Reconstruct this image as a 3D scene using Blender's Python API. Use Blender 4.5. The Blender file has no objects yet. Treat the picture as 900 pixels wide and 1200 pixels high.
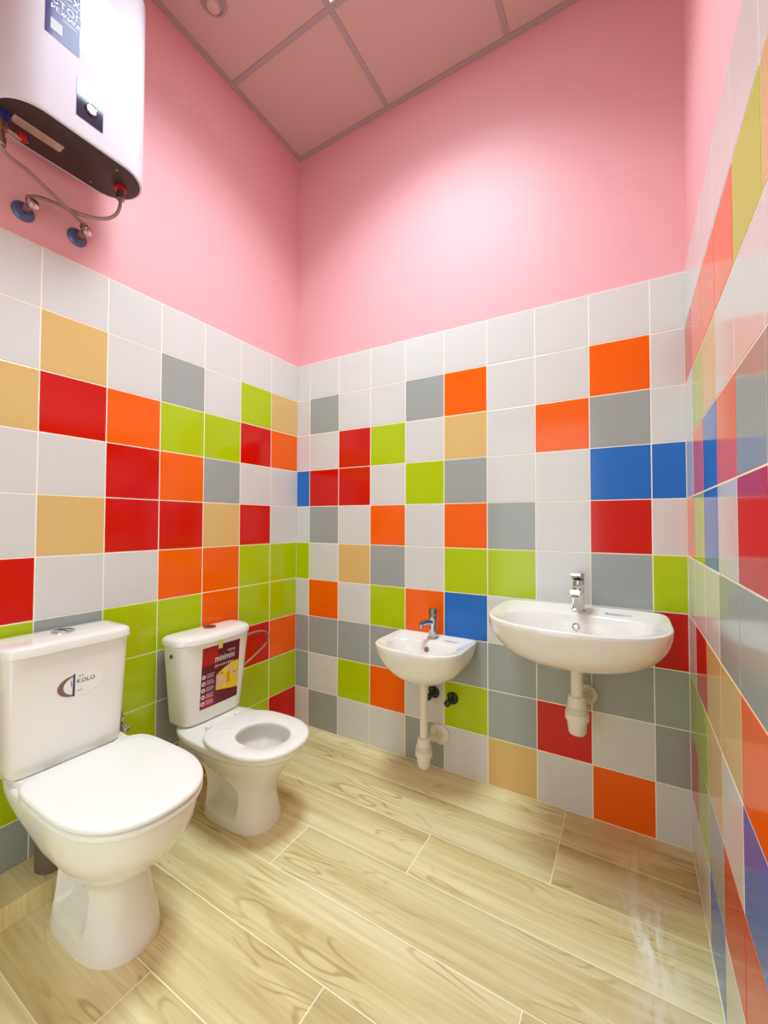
import bpy, bmesh, math, random
from math import sin, cos, pi, sqrt
from mathutils import Vector, Matrix

random.seed(7)
SC = bpy.context.scene
COL = SC.collection
# ------------------------------------------------------------------ room size
W = 1.7955          # inner width (x), left wall x=0, right wall x=W
H = 3.206           # ceiling
YF = -2.15          # wall behind the camera
PX0 = 0.093         # cut tile beside the left corner of the back wall
RY0 = 0.173         # cut tile beside the back corner of the right wall
T = 0.2             # tile pitch

# ------------------------------------------------------------------ camera
cam_d = bpy.data.cameras.new('camera')
cam = bpy.data.objects.new('camera', cam_d)
COL.objects.link(cam)
cam_d.sensor_fit = 'HORIZONTAL'; cam_d.sensor_width = 36.0
cam_d.lens = 486.75 / 900 * 36.0
cam_d.clip_start = 0.01
PITCH, ROLL, YAW = 0.02529, 0.00301, -0.53351
_f = Vector((sin(YAW) * cos(PITCH), cos(YAW) * cos(PITCH), sin(PITCH)))
_r = Vector((cos(YAW), -sin(YAW), 0)); _u = _r.cross(_f)
_r2 = _r * cos(ROLL) + _u * sin(ROLL); _u2 = -_r * sin(ROLL) + _u * cos(ROLL)
M = Matrix.Identity(4)
for i in range(3):
    M[i][0], M[i][1], M[i][2] = _r2[i], _u2[i], -_f[i]
M.translation = Vector((1.62206, -1.77418, 1.11301))
cam.matrix_world = M
SC.camera = cam

# ------------------------------------------------------------------ world, view, light
world = bpy.data.worlds.new('world'); SC.world = world; world.use_nodes = True
world.node_tree.nodes['Background'].inputs[0].default_value = (0.9, 0.95, 1.0, 1)
world.node_tree.nodes['Background'].inputs[1].default_value = 0.3
SC.view_settings.view_transform = 'Standard'
SC.view_settings.look = 'None'
SC.view_settings.gamma = 1.0
SC.view_settings.use_curve_mapping = False
SC.view_settings.exposure = 0.0
SC.cycles.max_bounces = 12
SC.cycles.diffuse_bounces = 8
SC.cycles.glossy_bounces = 6
SC.cycles.sample_clamp_indirect = 6.0
SC.cycles.use_denoising = True
PANEL = 5.0         # glow of the LED ceiling panel's diffuser
LED = 23.5         # watts of the panel's lamp, prismatic optics: most of the light goes down
DOOR_FILL = 10.0    # watts of an unseen fill lamp, added in the doorway to brighten low parts
dl = bpy.data.lights.new('doorway_fill', 'AREA'); dl.shape = 'RECTANGLE'
dl.size = 0.85; dl.size_y = 1.9; dl.energy = DOOR_FILL; dl.color = (0.90, 0.98, 0.97)
dlo = bpy.data.objects.new('doorway_fill', dl); COL.objects.link(dlo)
ll = bpy.data.lights.new('led_panel_lamp', 'AREA'); ll.shape = 'SQUARE'; ll.size = 0.54; ll.energy = LED; ll.color = (0.77, 0.945, 1.0)
ll.spread = math.radians(125)
llo = bpy.data.objects.new('led_panel_lamp', ll); COL.objects.link(llo); llo.location = (0.8915, -0.778, H - 0.005)
dlo.location = (0.95, YF - 0.1, 1.05); dlo.rotation_euler = (pi / 2, 0, 0)

# ------------------------------------------------------------------ materials
def lin(c):
    return tuple((v / 12.92 if v <= 0.04045 else ((v + 0.055) / 1.055) ** 2.4) for v in [x / 255 for x in c]) + (1,)

def mat(name, rgb, rough=0.5, metal=0.0, spec=0.5, coat=0.0, emit=None, noise=0.0, bump=0.0, bscale=30, trans=0.0, vary=0.0, ior=1.45):
    m = bpy.data.materials.new(name); m.use_nodes = True
    nt = m.node_tree; b = nt.nodes['Principled BSDF']
    c = lin(rgb)
    b.inputs['Base Color'].default_value = c
    b.inputs['Roughness'].default_value = rough
    b.inputs['Metallic'].default_value = metal
    b.inputs['Specular IOR Level'].default_value = spec
    b.inputs['Coat Weight'].default_value = coat
    b.inputs['Coat Roughness'].default_value = 0.05
    b.inputs['IOR'].default_value = ior
    b.inputs['Transmission Weight'].default_value = trans
    if emit:
        b.inputs['Emission Color'].default_value = lin(emit[0]); b.inputs['Emission Strength'].default_value = emit[1]
    tc = None
    if noise or bump:
        tc = nt.nodes.new('ShaderNodeTexCoord')
        n = nt.nodes.new('ShaderNodeTexNoise'); n.inputs['Scale'].default_value = bscale; n.inputs['Detail'].default_value = 4
        nt.links.new(tc.outputs['Object'], n.inputs['Vector'])
    if noise:
        mx = nt.nodes.new('ShaderNodeMix'); mx.data_type = 'RGBA'
        mx.inputs[6].default_value = tuple(v * (1 - noise) for v in c[:3]) + (1,)
        mx.inputs[7].default_value = tuple(min(1, v * (1 + noise)) for v in c[:3]) + (1,)
        nt.links.new(n.outputs['Fac'], mx.inputs[0])
        nt.links.new(mx.outputs[2], b.inputs['Base Color'])
    if bump:
        bp = nt.nodes.new('ShaderNodeBump'); bp.inputs['Strength'].default_value = bump; bp.inputs['Distance'].default_value = 0.002
        nt.links.new(n.outputs['Fac'], bp.inputs['Height']); nt.links.new(bp.outputs['Normal'], b.inputs['Normal'])
    return m

TC = {'w': (216, 215, 214), 'b': (220, 184, 118), 'g': (160, 165, 164), 'r': (206, 14, 0), 'o': (246, 98, 0), 'l': (178, 200, 0), 'u': (30, 108, 196)}
TN = {'w': 'white', 'b': 'beige', 'g': 'grey', 'r': 'red', 'o': 'orange', 'l': 'lime green', 'u': 'blue'}
TM = {k: mat('glazed_tile_' + k, v, rough=0.13, spec=0.5, noise=0.03, bump=0.05, bscale=9) for k, v in TC.items()}
M_grout = mat('grout', (250, 246, 226), rough=0.8, noise=0.05, bscale=60)
M_pink = mat('pink_paint', (236, 173, 180), rough=0.5, spec=0.35, noise=0.02, bump=0.25, bscale=90)
M_porc = mat('porcelain', (238, 236, 231), rough=0.1, spec=0.55, coat=0.3)
M_seat = mat('seat_plastic', (243, 243, 240), rough=0.22, spec=0.5)
M_chrome = mat('chrome', (205, 203, 202), rough=0.12, metal=1.0)
M_chrome2 = mat('satin_chrome', (150, 145, 140), rough=0.3, metal=1.0)
M_brass = mat('brass', (178, 156, 140), rough=0.3, metal=1.0)
M_braid = mat('braided_hose', (170, 150, 140), rough=0.4, metal=0.7, bump=0.8, bscale=400)
M_blk = mat('dark_metal', (60, 66, 62), rough=0.3, metal=0.6)
M_pvc = mat('white_pvc', (232, 226, 214), rough=0.35)
M_dark = mat('black_hole', (40, 36, 34), rough=0.6)
M_greypipe = mat('grey_pipe', (112, 96, 90), rough=0.5, noise=0.06)
M_rubber = mat('black_rubber', (44, 46, 40), rough=0.6)
M_heater = mat('heater_enamel', (226, 222, 234), rough=0.04, spec=0.5)
M_base = mat('heater_base_plastic', (62, 44, 44), rough=0.45)
M_rate = mat('rating_label', (196, 160, 148), rough=0.6, noise=0.05, bscale=90)
M_purple = mat('sticker_violet', (70, 52, 122), rough=0.3, spec=0.25)
M_panelb = mat('display_black', (52, 46, 68), rough=0.06)
M_print = mat('white_print', (238, 236, 244), rough=0.4)
M_paleprint = mat('pale_square', (190, 188, 186), rough=0.5, noise=0.08, bscale=300)
M_ink = mat('dark_ink', (62, 58, 66), rough=0.5)
M_inkb = mat('brown_ink', (128, 100, 94), rough=0.35)
M_inkblue = mat('blue_ink', (110, 130, 200), rough=0.4)
M_maroon = mat('maroon_print', (104, 16, 34), rough=0.3)
M_redp = mat('red_print', (176, 30, 30), rough=0.3)
M_yelp = mat('yellow_print', (238, 200, 40), rough=0.3, noise=0.25, bscale=60)
M_lilac = mat('lilac_print', (206, 176, 196), rough=0.4)
M_tape = mat('yellow_tape', (236, 222, 96), rough=0.3)
M_clear = mat('clear_sticker', (240, 240, 236), rough=0.15)
M_blueplug = mat('blue_plastic', (40, 44, 130), rough=0.4)
M_redplug = mat('red_plastic', (190, 20, 30), rough=0.4)
M_escut = mat('blue_grey_flange', (92, 104, 146), rough=0.3, metal=0.3)
M_ceil = mat('ceiling_board', (208, 178, 172), rough=0.9, noise=0.02, bump=0.2, bscale=150)
M_bar = mat('ceiling_bar', (176, 160, 160), rough=0.5)
M_led = mat('led_diffuser', (255, 255, 255), rough=0.4, emit=((216, 250, 255), PANEL))
M_ledframe = mat('led_frame', (235, 235, 235), rough=0.4)
M_concrete = mat('plaster', (150, 146, 140), rough=0.9, noise=0.1)
M_water = mat('water', (225, 235, 232), rough=0.02, trans=0.9, ior=1.33)
M_door = mat('door_white', (225, 222, 216), rough=0.4)

def wood(name, dark=0.0):
    m = bpy.data.materials.new(name); m.use_nodes = True
    nt = m.node_tree; N = nt.nodes; Lk = nt.links; b = N['Principled BSDF']
    tc = N.new('ShaderNodeTexCoord'); oi = N.new('ShaderNodeObjectInfo')
    mul = N.new('ShaderNodeMath'); mul.operation = 'MULTIPLY'; mul.inputs[1].default_value = 37.0
    Lk.new(oi.outputs['Random'], mul.inputs[0])
    cmb = N.new('ShaderNodeCombineXYZ'); Lk.new(mul.outputs[0], cmb.inputs[0]); Lk.new(mul.outputs[0], cmb.inputs[1]); Lk.new(mul.outputs[0], cmb.inputs[2])
    add = N.new('ShaderNodeVectorMath'); add.operation = 'ADD'
    Lk.new(tc.outputs['Object'], add.inputs[0]); Lk.new(cmb.outputs[0], add.inputs[1])
    def mapped(sx, sy):
        mp = N.new('ShaderNodeMapping'); mp.inputs['Scale'].default_value = (sx, sy, 1); Lk.new(add.outputs[0], mp.inputs['Vector']); return mp
    def noise(mp, sc, det, dist=0.0):
        n = N.new('ShaderNodeTexNoise'); n.inputs['Scale'].default_value = sc; n.inputs['Detail'].default_value = det
        n.inputs['Distortion'].default_value = dist; Lk.new(mp.outputs[0], n.inputs['Vector']); return n
    def ramp(src, pts):
        r = N.new('ShaderNodeValToRGB'); e = r.color_ramp.elements
        e[0].position, e[0].color = pts[0][0], lin(pts[0][1]); e[1].position, e[1].color = pts[-1][0], lin(pts[-1][1])
        for p, c in pts[1:-1]:
            q = e.new(p); q.color = lin(c)
        Lk.new(src, r.inputs[0]); return r
    n1 = noise(mapped(0.55, 4.2), 2.0, 4, 0.5)          # broad light and dark streaks
    r1 = ramp(n1.outputs['Fac'], [(0.3, (196, 178, 124)), (0.43, (224, 208, 152)), (0.56, (238, 226, 174)), (0.72, (248, 238, 194))])
    n2 = noise(mapped(0.6, 22.0), 4.0, 5, 0.2)         # fine grain
    r2 = ramp(n2.outputs['Fac'], [(0.35, (232, 226, 210)), (0.6, (255, 255, 255))])
    mx = N.new('ShaderNodeMix'); mx.data_type = 'RGBA'; mx.blend_type = 'MULTIPLY'; mx.inputs[0].default_value = 0.6
    Lk.new(r1.outputs[0], mx.inputs[6]); Lk.new(r2.outputs[0], mx.inputs[7])
    # cathedral grain: contour lines of a stretched noise
    n3 = noise(mapped(1.3, 7.0), 1.6, 1.5, 0.2)
    m3 = N.new('ShaderNodeMath'); m3.operation = 'MULTIPLY'; m3.inputs[1].default_value = 75.0; Lk.new(n3.outputs['Fac'], m3.inputs[0])
    s3 = N.new('ShaderNodeMath'); s3.operation = 'SINE'; Lk.new(m3.outputs[0], s3.inputs[0])
    r3 = ramp(s3.outputs[0], [(0.0, (255, 255, 255)), (0.6, (250, 246, 236)), (1.0, (206, 190, 152))])
    n4 = noise(mapped(1.2, 3.0), 2.6, 2)
    r4 = ramp(n4.outputs['Fac'], [(0.50, (0, 0, 0)), (0.64, (225, 225, 225))])
    mx2 = N.new('ShaderNodeMix'); mx2.data_type = 'RGBA'; mx2.blend_type = 'MULTIPLY'
    Lk.new(r4.outputs[0], mx2.inputs[0]); Lk.new(mx.outputs[2], mx2.inputs[6]); Lk.new(r3.outputs[0], mx2.inputs[7])
    # small knots
    v = N.new('ShaderNodeTexVoronoi'); v.inputs['Scale'].default_value = 2.3; Lk.new(mapped(1.0, 2.0).outputs[0], v.inputs['Vector'])
    r5 = ramp(v.outputs['Distance'], [(0.0, (150, 128, 92)), (0.07, (236, 230, 214)), (0.12, (255, 255, 255))])
    mx3 = N.new('ShaderNodeMix'); mx3.data_type = 'RGBA'; mx3.blend_type = 'MULTIPLY'; mx3.inputs[0].default_value = 0.8
    Lk.new(mx2.outputs[2], mx3.inputs[6]); Lk.new(r5.outputs[0], mx3.inputs[7])
    # pale cement-dust smear that runs across the planks near the right wall
    geo = N.new('ShaderNodeNewGeometry'); mp6 = N.new('ShaderNodeMapping'); mp6.vector_type = 'TEXTURE'
    mp6.inputs['Location'].default_value = (1.655, -0.44, 0); mp6.inputs['Rotation'].default_value = (0, 0, 0.1); mp6.inputs['Scale'].default_value = (0.085, 0.40, 1)
    Lk.new(geo.outputs['Position'], mp6.inputs['Vector'])
    ln = N.new('ShaderNodeVectorMath'); ln.operation = 'LENGTH'; Lk.new(mp6.outputs[0], ln.inputs[0])
    fall = N.new('ShaderNodeMapRange'); fall.inputs[1].default_value = 0.1; fall.inputs[2].default_value = 1.0; fall.inputs[3].default_value = 1.0; fall.inputs[4].default_value = 0.0
    Lk.new(ln.outputs['Value'], fall.inputs[0])
    mp7 = N.new('ShaderNodeMapping'); mp7.inputs['Scale'].default_value = (9, 2.5, 1); mp7.inputs['Rotation'].default_value = (0, 0, 0.15); Lk.new(geo.outputs['Position'], mp7.inputs['Vector'])
    n7 = N.new('ShaderNodeTexNoise'); n7.inputs['Scale'].default_value = 3.0; n7.inputs['Detail'].default_value = 5; n7.inputs['Distortion'].default_value = 1.0; Lk.new(mp7.outputs[0], n7.inputs['Vector'])
    r7 = ramp(n7.outputs['Fac'], [(0.40, (0, 0, 0)), (0.60, (245, 245, 245))])
    ms = N.new('ShaderNodeMath'); ms.operation = 'MULTIPLY'; Lk.new(fall.outputs[0], ms.inputs[0]); Lk.new(r7.outputs[0], ms.inputs[1])
    mx8 = N.new('ShaderNodeMix'); mx8.data_type = 'RGBA'; mx8.inputs[7].default_value = lin((250, 244, 232))
    Lk.new(ms.outputs[0], mx8.inputs[0]); Lk.new(mx3.outputs[2], mx8.inputs[6]); mx3 = mx8
    hs = N.new('ShaderNodeHueSaturation'); Lk.new(mx3.outputs[2], hs.inputs['Color'])
    mr = N.new('ShaderNodeMapRange'); mr.inputs[3].default_value = 0.91 - dark; mr.inputs[4].default_value = 1.05 - dark
    Lk.new(oi.outputs['Random'], mr.inputs[0]); Lk.new(mr.outputs[0], hs.inputs['Value'])
    Lk.new(hs.outputs[0], b.inputs['Base Color'])
    b.inputs['Roughness'].default_value = 0.42
    b.inputs['Specular IOR Level'].default_value = 0.4
    bp = N.new('ShaderNodeBump'); bp.inputs['Strength'].default_value = 0.15; bp.inputs['Distance'].default_value = 0.001
    Lk.new(n2.outputs['Fac'], bp.inputs['Height']); Lk.new(bp.outputs[0], b.inputs['Normal'])
    return m
M_wood = wood('wood_look_plank')
M_ledge = wood('wood_look_ledge')
M_floorgrout = mat('floor_grout', (254, 250, 222), rough=0.8)

# ------------------------------------------------------------------ object helpers
def empty(name, loc, label, cat, group=None):
    o = bpy.data.objects.new(name, None); COL.objects.link(o); o.location = loc
    o.empty_display_size = 0.05
    o['label'] = label; o['category'] = cat
    if group: o['group'] = group
    return o

def origin(o):
    v = Vector((0, 0, 0))
    while o is not None:
        v += o.location; o = o.parent
    return v

def obj(name, bm, m, parent=None, smooth=40, label=None, loc=None):
    """link bm (world coordinates) as one mesh object under parent"""
    me = bpy.data.meshes.new(name)
    base = origin(parent)
    if loc is not None: base = Vector(loc)
    if base.length: bmesh.ops.translate(bm, verts=bm.verts, vec=-base)
    bmesh.ops.recalc_face_normals(bm, faces=bm.faces)
    bm.to_mesh(me); bm.free()
    for mm in (m if isinstance(m, (list, tuple)) else [m]): me.materials.append(mm)
    if smooth:
        for p in me.polygons: p.use_smooth = True
        me.set_sharp_from_angle(angle=math.radians(smooth))
    o = bpy.data.objects.new(name, me); COL.objects.link(o)
    if parent is not None: o.parent = parent
    if loc is not None: o.location = base - origin(parent)
    if label: o['label'] = label
    return o

def struct(name, bm, m, label, parent=None, loc=None):
    o = obj(name, bm, m, parent, smooth=0, loc=loc); o['kind'] = 'structure'; o['label'] = label; o['category'] = name.split('_')[0]
    return o

def B(): return bmesh.new()

def box(bm, lo, hi, bev=0.0, mi=0):
    vs = [bm.verts.new((x, y, z)) for x in (lo[0], hi[0]) for y in (lo[1], hi[1]) for z in (lo[2], hi[2])]
    fs = []
    for q in ((0, 1, 3, 2), (4, 6, 7, 5), (0, 4, 5, 1), (2, 3, 7, 6), (0, 2, 6, 4), (1, 5, 7, 3)):
        f = bm.faces.new([vs[i] for i in q]); f.material_index = mi; fs.append(f)
    if bev:
        es = set(e for f in fs for e in f.edges)
        bmesh.ops.bevel(bm, geom=list(es), offset=bev, segments=2, affect='EDGES', profile=0.6)
    return bm

def loft(bm, rings, cap0=True, cap1=True, mi=0, closed=True):
    vr = [[bm.verts.new(p) for p in r] for r in rings]
    n = len(vr[0])
    for a, b in zip(vr, vr[1:]):
        for i in range(n if closed else n - 1):
            j = (i + 1) % n
            f = bm.faces.new((a[i], a[j], b[j], b[i])); f.material_index = mi
    if cap0: bm.faces.new(list(reversed(vr[0]))).material_index = mi
    if cap1: bm.faces.new(vr[-1]).material_index = mi
    return vr

def frame(d):
    d = d.normalized(); a = Vector((0, 0, 1)) if abs(d.z) < 0.9 else Vector((1, 0, 0))
    u = d.cross(a).normalized(); return u, d.cross(u).normalized()

def tube(bm, pts, r, n=16, cap=True, mi=0):
    """tube along pts; r a number or one radius per point"""
    P = [Vector(p) for p in pts]; R = r if isinstance(r, (list, tuple)) else [r] * len(P)
    u = None; rings = []
    for i, p in enumerate(P):
        d = (P[min(i + 1, len(P) - 1)] - P[max(i - 1, 0)]).normalized()
        if u is None: u, w = frame(d)
        else:
            u = (u - d * u.dot(d)).normalized()
        w = d.cross(u)
        rings.append([p + (u * cos(2 * pi * k / n) + w * sin(2 * pi * k / n)) * R[i] for k in range(n)])
    loft(bm, rings, cap, cap, mi); return bm

def lathe(bm, base, axis, prof, n=28, mi=0, caps=True):
    """prof: (distance along axis, radius)"""
    a = Vector(axis).normalized(); u, w = frame(a); base = Vector(base)
    rings = [[base + a * t + (u * cos(2 * pi * k / n) + w * sin(2 * pi * k / n)) * max(r, 1e-4) for k in range(n)] for t, r in prof]
    loft(bm, rings, caps, caps, mi); return bm

def bez(p0, p1, p2, p3, n=14):
    P = [Vector(p) for p in (p0, p1, p2, p3)]
    return [P[0] * (1 - t) ** 3 + P[1] * 3 * t * (1 - t) ** 2 + P[2] * 3 * t * t * (1 - t) + P[3] * t ** 3 for t in [i / n for i in range(n + 1)]]

def sg(v): return 1 if v >= 0 else -1

def egg(cx, cy, back, front, hw, nb=4, nf=2.2, n=72):
    """plan outline facing +x: list of (x, y)"""
    out = []
    for i in range(n):
        t = 2 * pi * i / n; c, s = cos(t), sin(t); e = nf if c >= 0 else nb
        out.append((cx + (front if c >= 0 else back) * sg(c) * abs(c) ** (2 / e), cy + hw * sg(s) * abs(s) ** (2 / e)))
    return out

def text_mesh(body, size):
    """2-D outline mesh of a line of text: (list of (u, v), faces, width)"""
    cu = bpy.data.curves.new('lettering', 'FONT'); cu.body = body; cu.size = size; cu.resolution_u = 2; cu.fill_mode = 'FRONT'
    t = bpy.data.objects.new('lettering', cu); COL.objects.link(t)
    dg = bpy.context.evaluated_depsgraph_get()
    me = bpy.data.meshes.new_from_object(t.evaluated_get(dg))
    vs = [(v.co.x, v.co.y) for v in me.vertices]; fs = [list(p.vertices) for p in me.polygons]
    bpy.data.objects.remove(t); bpy.data.curves.remove(cu); bpy.data.meshes.remove(me)
    return vs, fs

def put_text(bm, body, size, u, v, surf, off=0.0008, mi=0, sx=1.0):
    vs, fs = text_mesh(body, size)
    vv = [bm.verts.new(surf(u + a * sx, v + b, off)) for a, b in vs]
    for f in fs:
        try: bm.faces.new([vv[i] for i in f]).material_index = mi
        except ValueError: pass

def put_poly(bm, pts, surf, off=0.0004, mi=0, sub=1):
    vv = [bm.verts.new(surf(a, b, off)) for a, b in pts]
    bm.faces.new(vv).material_index = mi

def put_rect(bm, u0, v0, u1, v1, surf, off=0.0004, mi=0, n=8):
    """gridded rectangle that follows the surface, with a thin rim down to it"""
    g = [[bm.verts.new(surf(u0 + (u1 - u0) * i / n, v0 + (v1 - v0) * j / n, off)) for j in range(n + 1)] for i in range(n + 1)]
    for i in range(n):
        for j in range(n):
            bm.faces.new((g[i][j], g[i + 1][j], g[i + 1][j + 1], g[i][j + 1])).material_index = mi

def put_disc(bm, u, v, r, surf, off=0.0006, mi=0, n=16, ry=None):
    ry = ry or r
    put_poly(bm, [(u + r * cos(2 * pi * k / n), v + ry * sin(2 * pi * k / n)) for k in range(n)], surf, off, mi)

# ================================================================== SETTING
GR = 0.0034         # joint width
def tile_bm(w, h, d=0.008, e=0.0012):
    """tile with its face at y=0 looking to -y, centred in x and z, body behind"""
    bm = B(); x, z = w / 2, h / 2
    rings = [[(-a, y, -b), (a, y, -b), (a, y, b), (-a, y, b)] for a, b, y in ((x, z, d), (x, z, e), (x - e * .4, z - e * .4, e * .25), (x - e, z - e, 0))]
    loft(bm, rings, cap0=False); return bm

_cache = {}
def tile(parent, w, h, key, loc, rotz):
    k = (round(w, 4), round(h, 4), key)
    if k not in _cache:
        bm = tile_bm(w, h); bmesh.ops.recalc_face_normals(bm, faces=bm.faces)
        me = bpy.data.meshes.new('tile'); bm.to_mesh(me); bm.free(); me.materials.append(TM[key]); _cache[k] = me
    o = bpy.data.objects.new('tile', _cache[k]); COL.objects.link(o)
    o.parent = parent; o.location = loc; o.rotation_euler = (0, 0, rotz)
    return o

# rows listed from the floor upwards; columns from the corner outwards
LEFT = ['rlogwgglgwo', 'llwgllllwgr', 'orwglwgrwlg', 'llollglwbgw', 'lloowwrwglw', 'wrbrrbwowgl', 'wwgorwwblwg', 'orllorbgwrw', 'blwgwbwlwob', 'wwwwwwwwwww']
BACK = ['wgwwgwbwow', 'gwlowlgrwg', 'gggggggggg', 'wowlouwwgr', 'lwbgwllwgl', 'wgwowogwrw', 'urrwlgwwuu', 'wwrlwbwogw', 'wgwwgowwow', 'wwwwwwwwww']
RIGHT = ['wwuwgrwlogw', 'rlgrrwogbwl', 'llbwuugrwog', 'wrbbowglwbr', 'wwwggglrwgl', 'oluwrwowlwb', 'wouoggbwrow', 'wlbwwwowugl', 'rooolbwgwbo', 'wwwwwwwwwww']

M_wall = [M_pink, M_grout, M_concrete]
def wall(name, lo, hi, label, face):
    bm = B(); box(bm, lo, hi); o = struct(name, bm, M_pink, label); return o

TOPZ = 2.0
# left wall: paint face just behind the tile face
wl = wall('wall_left', (-0.12, YF, 0), (-0.006, 0.12, H + 0.1), 'left wall, pink paint above a band of glossy multicoloured square tiles', 0)
bm = B(); box(bm, (-0.0059, YF, 0), (-0.0009, -0.0, TOPZ)); obj('grout', bm, M_grout, wl, smooth=0)
wb = wall('wall_back', (-0.12, 0.006, 0), (W + 0.12, 0.12, H + 0.1), 'back wall behind the sinks, pink above multicoloured square tiles', 0)
bm = B(); box(bm, (0.0, 0.0009, 0), (W, 0.0059, TOPZ)); obj('grout', bm, M_grout, wb, smooth=0)
wr = wall('wall_right', (W + 0.006, YF, 0), (W + 0.12, 0.12, H + 0.1), 'right wall seen edge-on, pink above multicoloured square tiles', 0)
bm = B(); box(bm, (W + 0.0009, YF, 0), (W + 0.0059, 0.0, TOPZ)); obj('grout', bm, M_grout, wr, smooth=0)
# a wall with an open doorway behind the camera
bm = B(); box(bm, (0, YF - 0.12, 0), (0.5, YF, H + 0.1)); box(bm, (1.4, YF - 0.12, 0), (W, YF, H + 0.1)); box(bm, (0.5, YF - 0.12, 2.1), (1.4, YF, H + 0.1))
struct('wall_front', bm, M_door, 'pale wall with the open doorway behind the viewpoint')

for r in range(10):
    z = r * T + T / 2
    for c in range(11):
        key = LEFT[r][c]
        if c == 10:
            y0, y1 = -2.0, YF
        else: y0, y1 = -c * T, -(c + 1) * T
        w = abs(y1 - y0) - GR
        tile(wl, w, T - GR, key, (0, (y0 + y1) / 2, z), pi / 2)
    xs = [0.0] + [PX0 + i * T for i in range(9)] + [W]
    for c in range(10):
        w = xs[c + 1] - xs[c] - GR
        tile(wb, w, T - GR, BACK[r][c], ((xs[c] + xs[c + 1]) / 2, 0, z), 0)
    ys = [0.0] + [RY0 + i * T for i in range(10)] + [-YF]
    for c in range(11):
        w = ys[c + 1] - ys[c] - GR
        tile(wr, w, T - GR, RIGHT[r][c], (W, -(ys[c] + ys[c + 1]) / 2, z), -pi / 2)

# ---- floor
bm = B(); box(bm, (-0.12, YF - 0.6, -0.1), (W + 0.12, 0.12, -0.0006))
fl = struct('floor', bm, M_floorgrout, 'floor of pale wood-look planks with light joints')
PW = 0.1925
joint = [0.2, 1.40, 1.00, 0.60, 0.2, 0.98, 0.59, 0.2, 1.4, 1.0, 0.6, 0.2, 1.4, 1.0, 0.6]
_pc = {}
for r in range(15):
    y1, y0 = -r * PW, -(r + 1) * PW
    if y0 < YF - 0.6: y0 = YF - 0.6
    cuts = [0.0] + sorted(x for x in (joint[r] - 1.2, joint[r], joint[r] + 1.2) if 0.02 < x < W - 0.02) + [W]
    for a, b_ in zip(cuts, cuts[1:]):
        bm = B(); g = 0.0015
        box(bm, (a + g, y0 + g, -0.01), (b_ - g, y1 - g, 0.0), bev=0.0004)
        obj('plank', bm, M_wood, fl, smooth=0, loc=((a + b_) / 2, (y0 + y1) / 2, 0))

# ---- ledge along the left wall behind the big toilet
bm = B(); box(bm, (0.0005, YF + 0.001, 0.0005), (0.148, -0.93, 0.064), bev=0.002)
o = struct('trim_1', bm, M_ledge, 'low wood-look boxed ledge along the left wall behind the big toilet')

# ---- ceiling
bm = B(); box(bm, (-0.12, YF - 0.12, H + 0.012), (W + 0.12, 0.12, H + 0.1))
ce = struct('ceiling', bm, M_ceil, 'suspended ceiling of pale square panels in a metal grid')
gx = [0.0, 0.593, 1.190, W]; gy = [0.0, -0.478, -1.078, -1.678, YF]
for i in range(3):
    for j in range(4):
        if (i, j) == (1, 1): continue
        a0, a1, b0, b1 = gx[i] + 0.004, gx[i + 1] - 0.004, gy[j + 1] + 0.004, gy[j] - 0.004
        bm = B(); box(bm, (a0, b0, H + 0.0005), (a1, b1, H + 0.0115))
        obj('ceiling_panel', bm, M_ceil, ce, smooth=0, loc=((a0 + a1) / 2, (b0 + b1) / 2, H + 0.006))
def bar(x0, y0, x1, y1):
    bm = B(); box(bm, (x0, y0, H - 0.003), (x1, y1, H + 0.0004), bev=0.0008); obj('grid_bar', bm, M_bar, ce, smooth=0)
for x in gx[1:3]: bar(x - 0.012, YF, x + 0.012, 0.0)
for k, y in enumerate(gy[1:4]):
    for x0, x1 in ((0.0, gx[1] - 0.012), (gx[1] + 0.012, gx[2] - 0.012), (gx[2] + 0.012, W)): bar(x0, y - 0.012, x1, y + 0.012)
for x0, y0, x1, y1 in ((-0.0058, YF, 0.02, 0.0058), (W - 0.02, YF, W + 0.0058, 0.0058), (0.02, -0.02, W - 0.02, 0.0058)):
    bm = B(); box(bm, (x0, y0, H - 0.004), (x1, y1, H + 0.0003)); obj('edge_trim', bm, M_bar, ce, smooth=0)

# ---- LED panel
P = empty('ceiling_light', (0.8915, -0.778, H), 'square white LED panel glowing in the ceiling grid', 'ceiling light')
x0, x1, y0, y1 = gx[1] + 0.013, gx[2] - 0.013, gy[2] + 0.013, gy[1] - 0.013
bm = B()
f = 0.006
for lo, hi in (((x0, y0), (x1, y0 + f)), ((x0, y1 - f), (x1, y1)), ((x0, y0 + f), (x0 + f, y1 - f)), ((x1 - f, y0 + f), (x1, y1 - f))):
    box(bm, (lo[0], lo[1], H - 0.004), (hi[0], hi[1], H + 0.010))
obj('frame', bm, M_ledframe, P, smooth=0)
bm = B(); box(bm, (x0 + f, y0 + f, H - 0.002), (x1 - f, y1 - f, H + 0.008)); obj('diffuser', bm, M_led, P, smooth=0, label='glowing white diffuser')

# ---- round ceiling fitting
P = empty('smoke_detector', (0.205, -0.735, H), 'round pale ringed fitting on the ceiling above the small toilet', 'smoke detector')
bm = B(); lathe(bm, (0.205, -0.735, H), (0, 0, -1), [(0, 0.05), (0.01, 0.05), (0.016, 0.045), (0.016, 0.040), (0.012, 0.039), (0.012, 0.034), (0.022, 0.030)]); obj('base', bm, M_bar, P)
bm = B(); lathe(bm, (0.205, -0.735, H - 0.0222), (0, 0, -1), [(0, 0.026), (0.008, 0.024), (0.012, 0.016)]); obj('sensor_cap', bm, M_ceil, P)

# ================================================================== TOILETS
def ring3(pts, z): return [(x, y, z) for x, y in pts]

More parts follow.
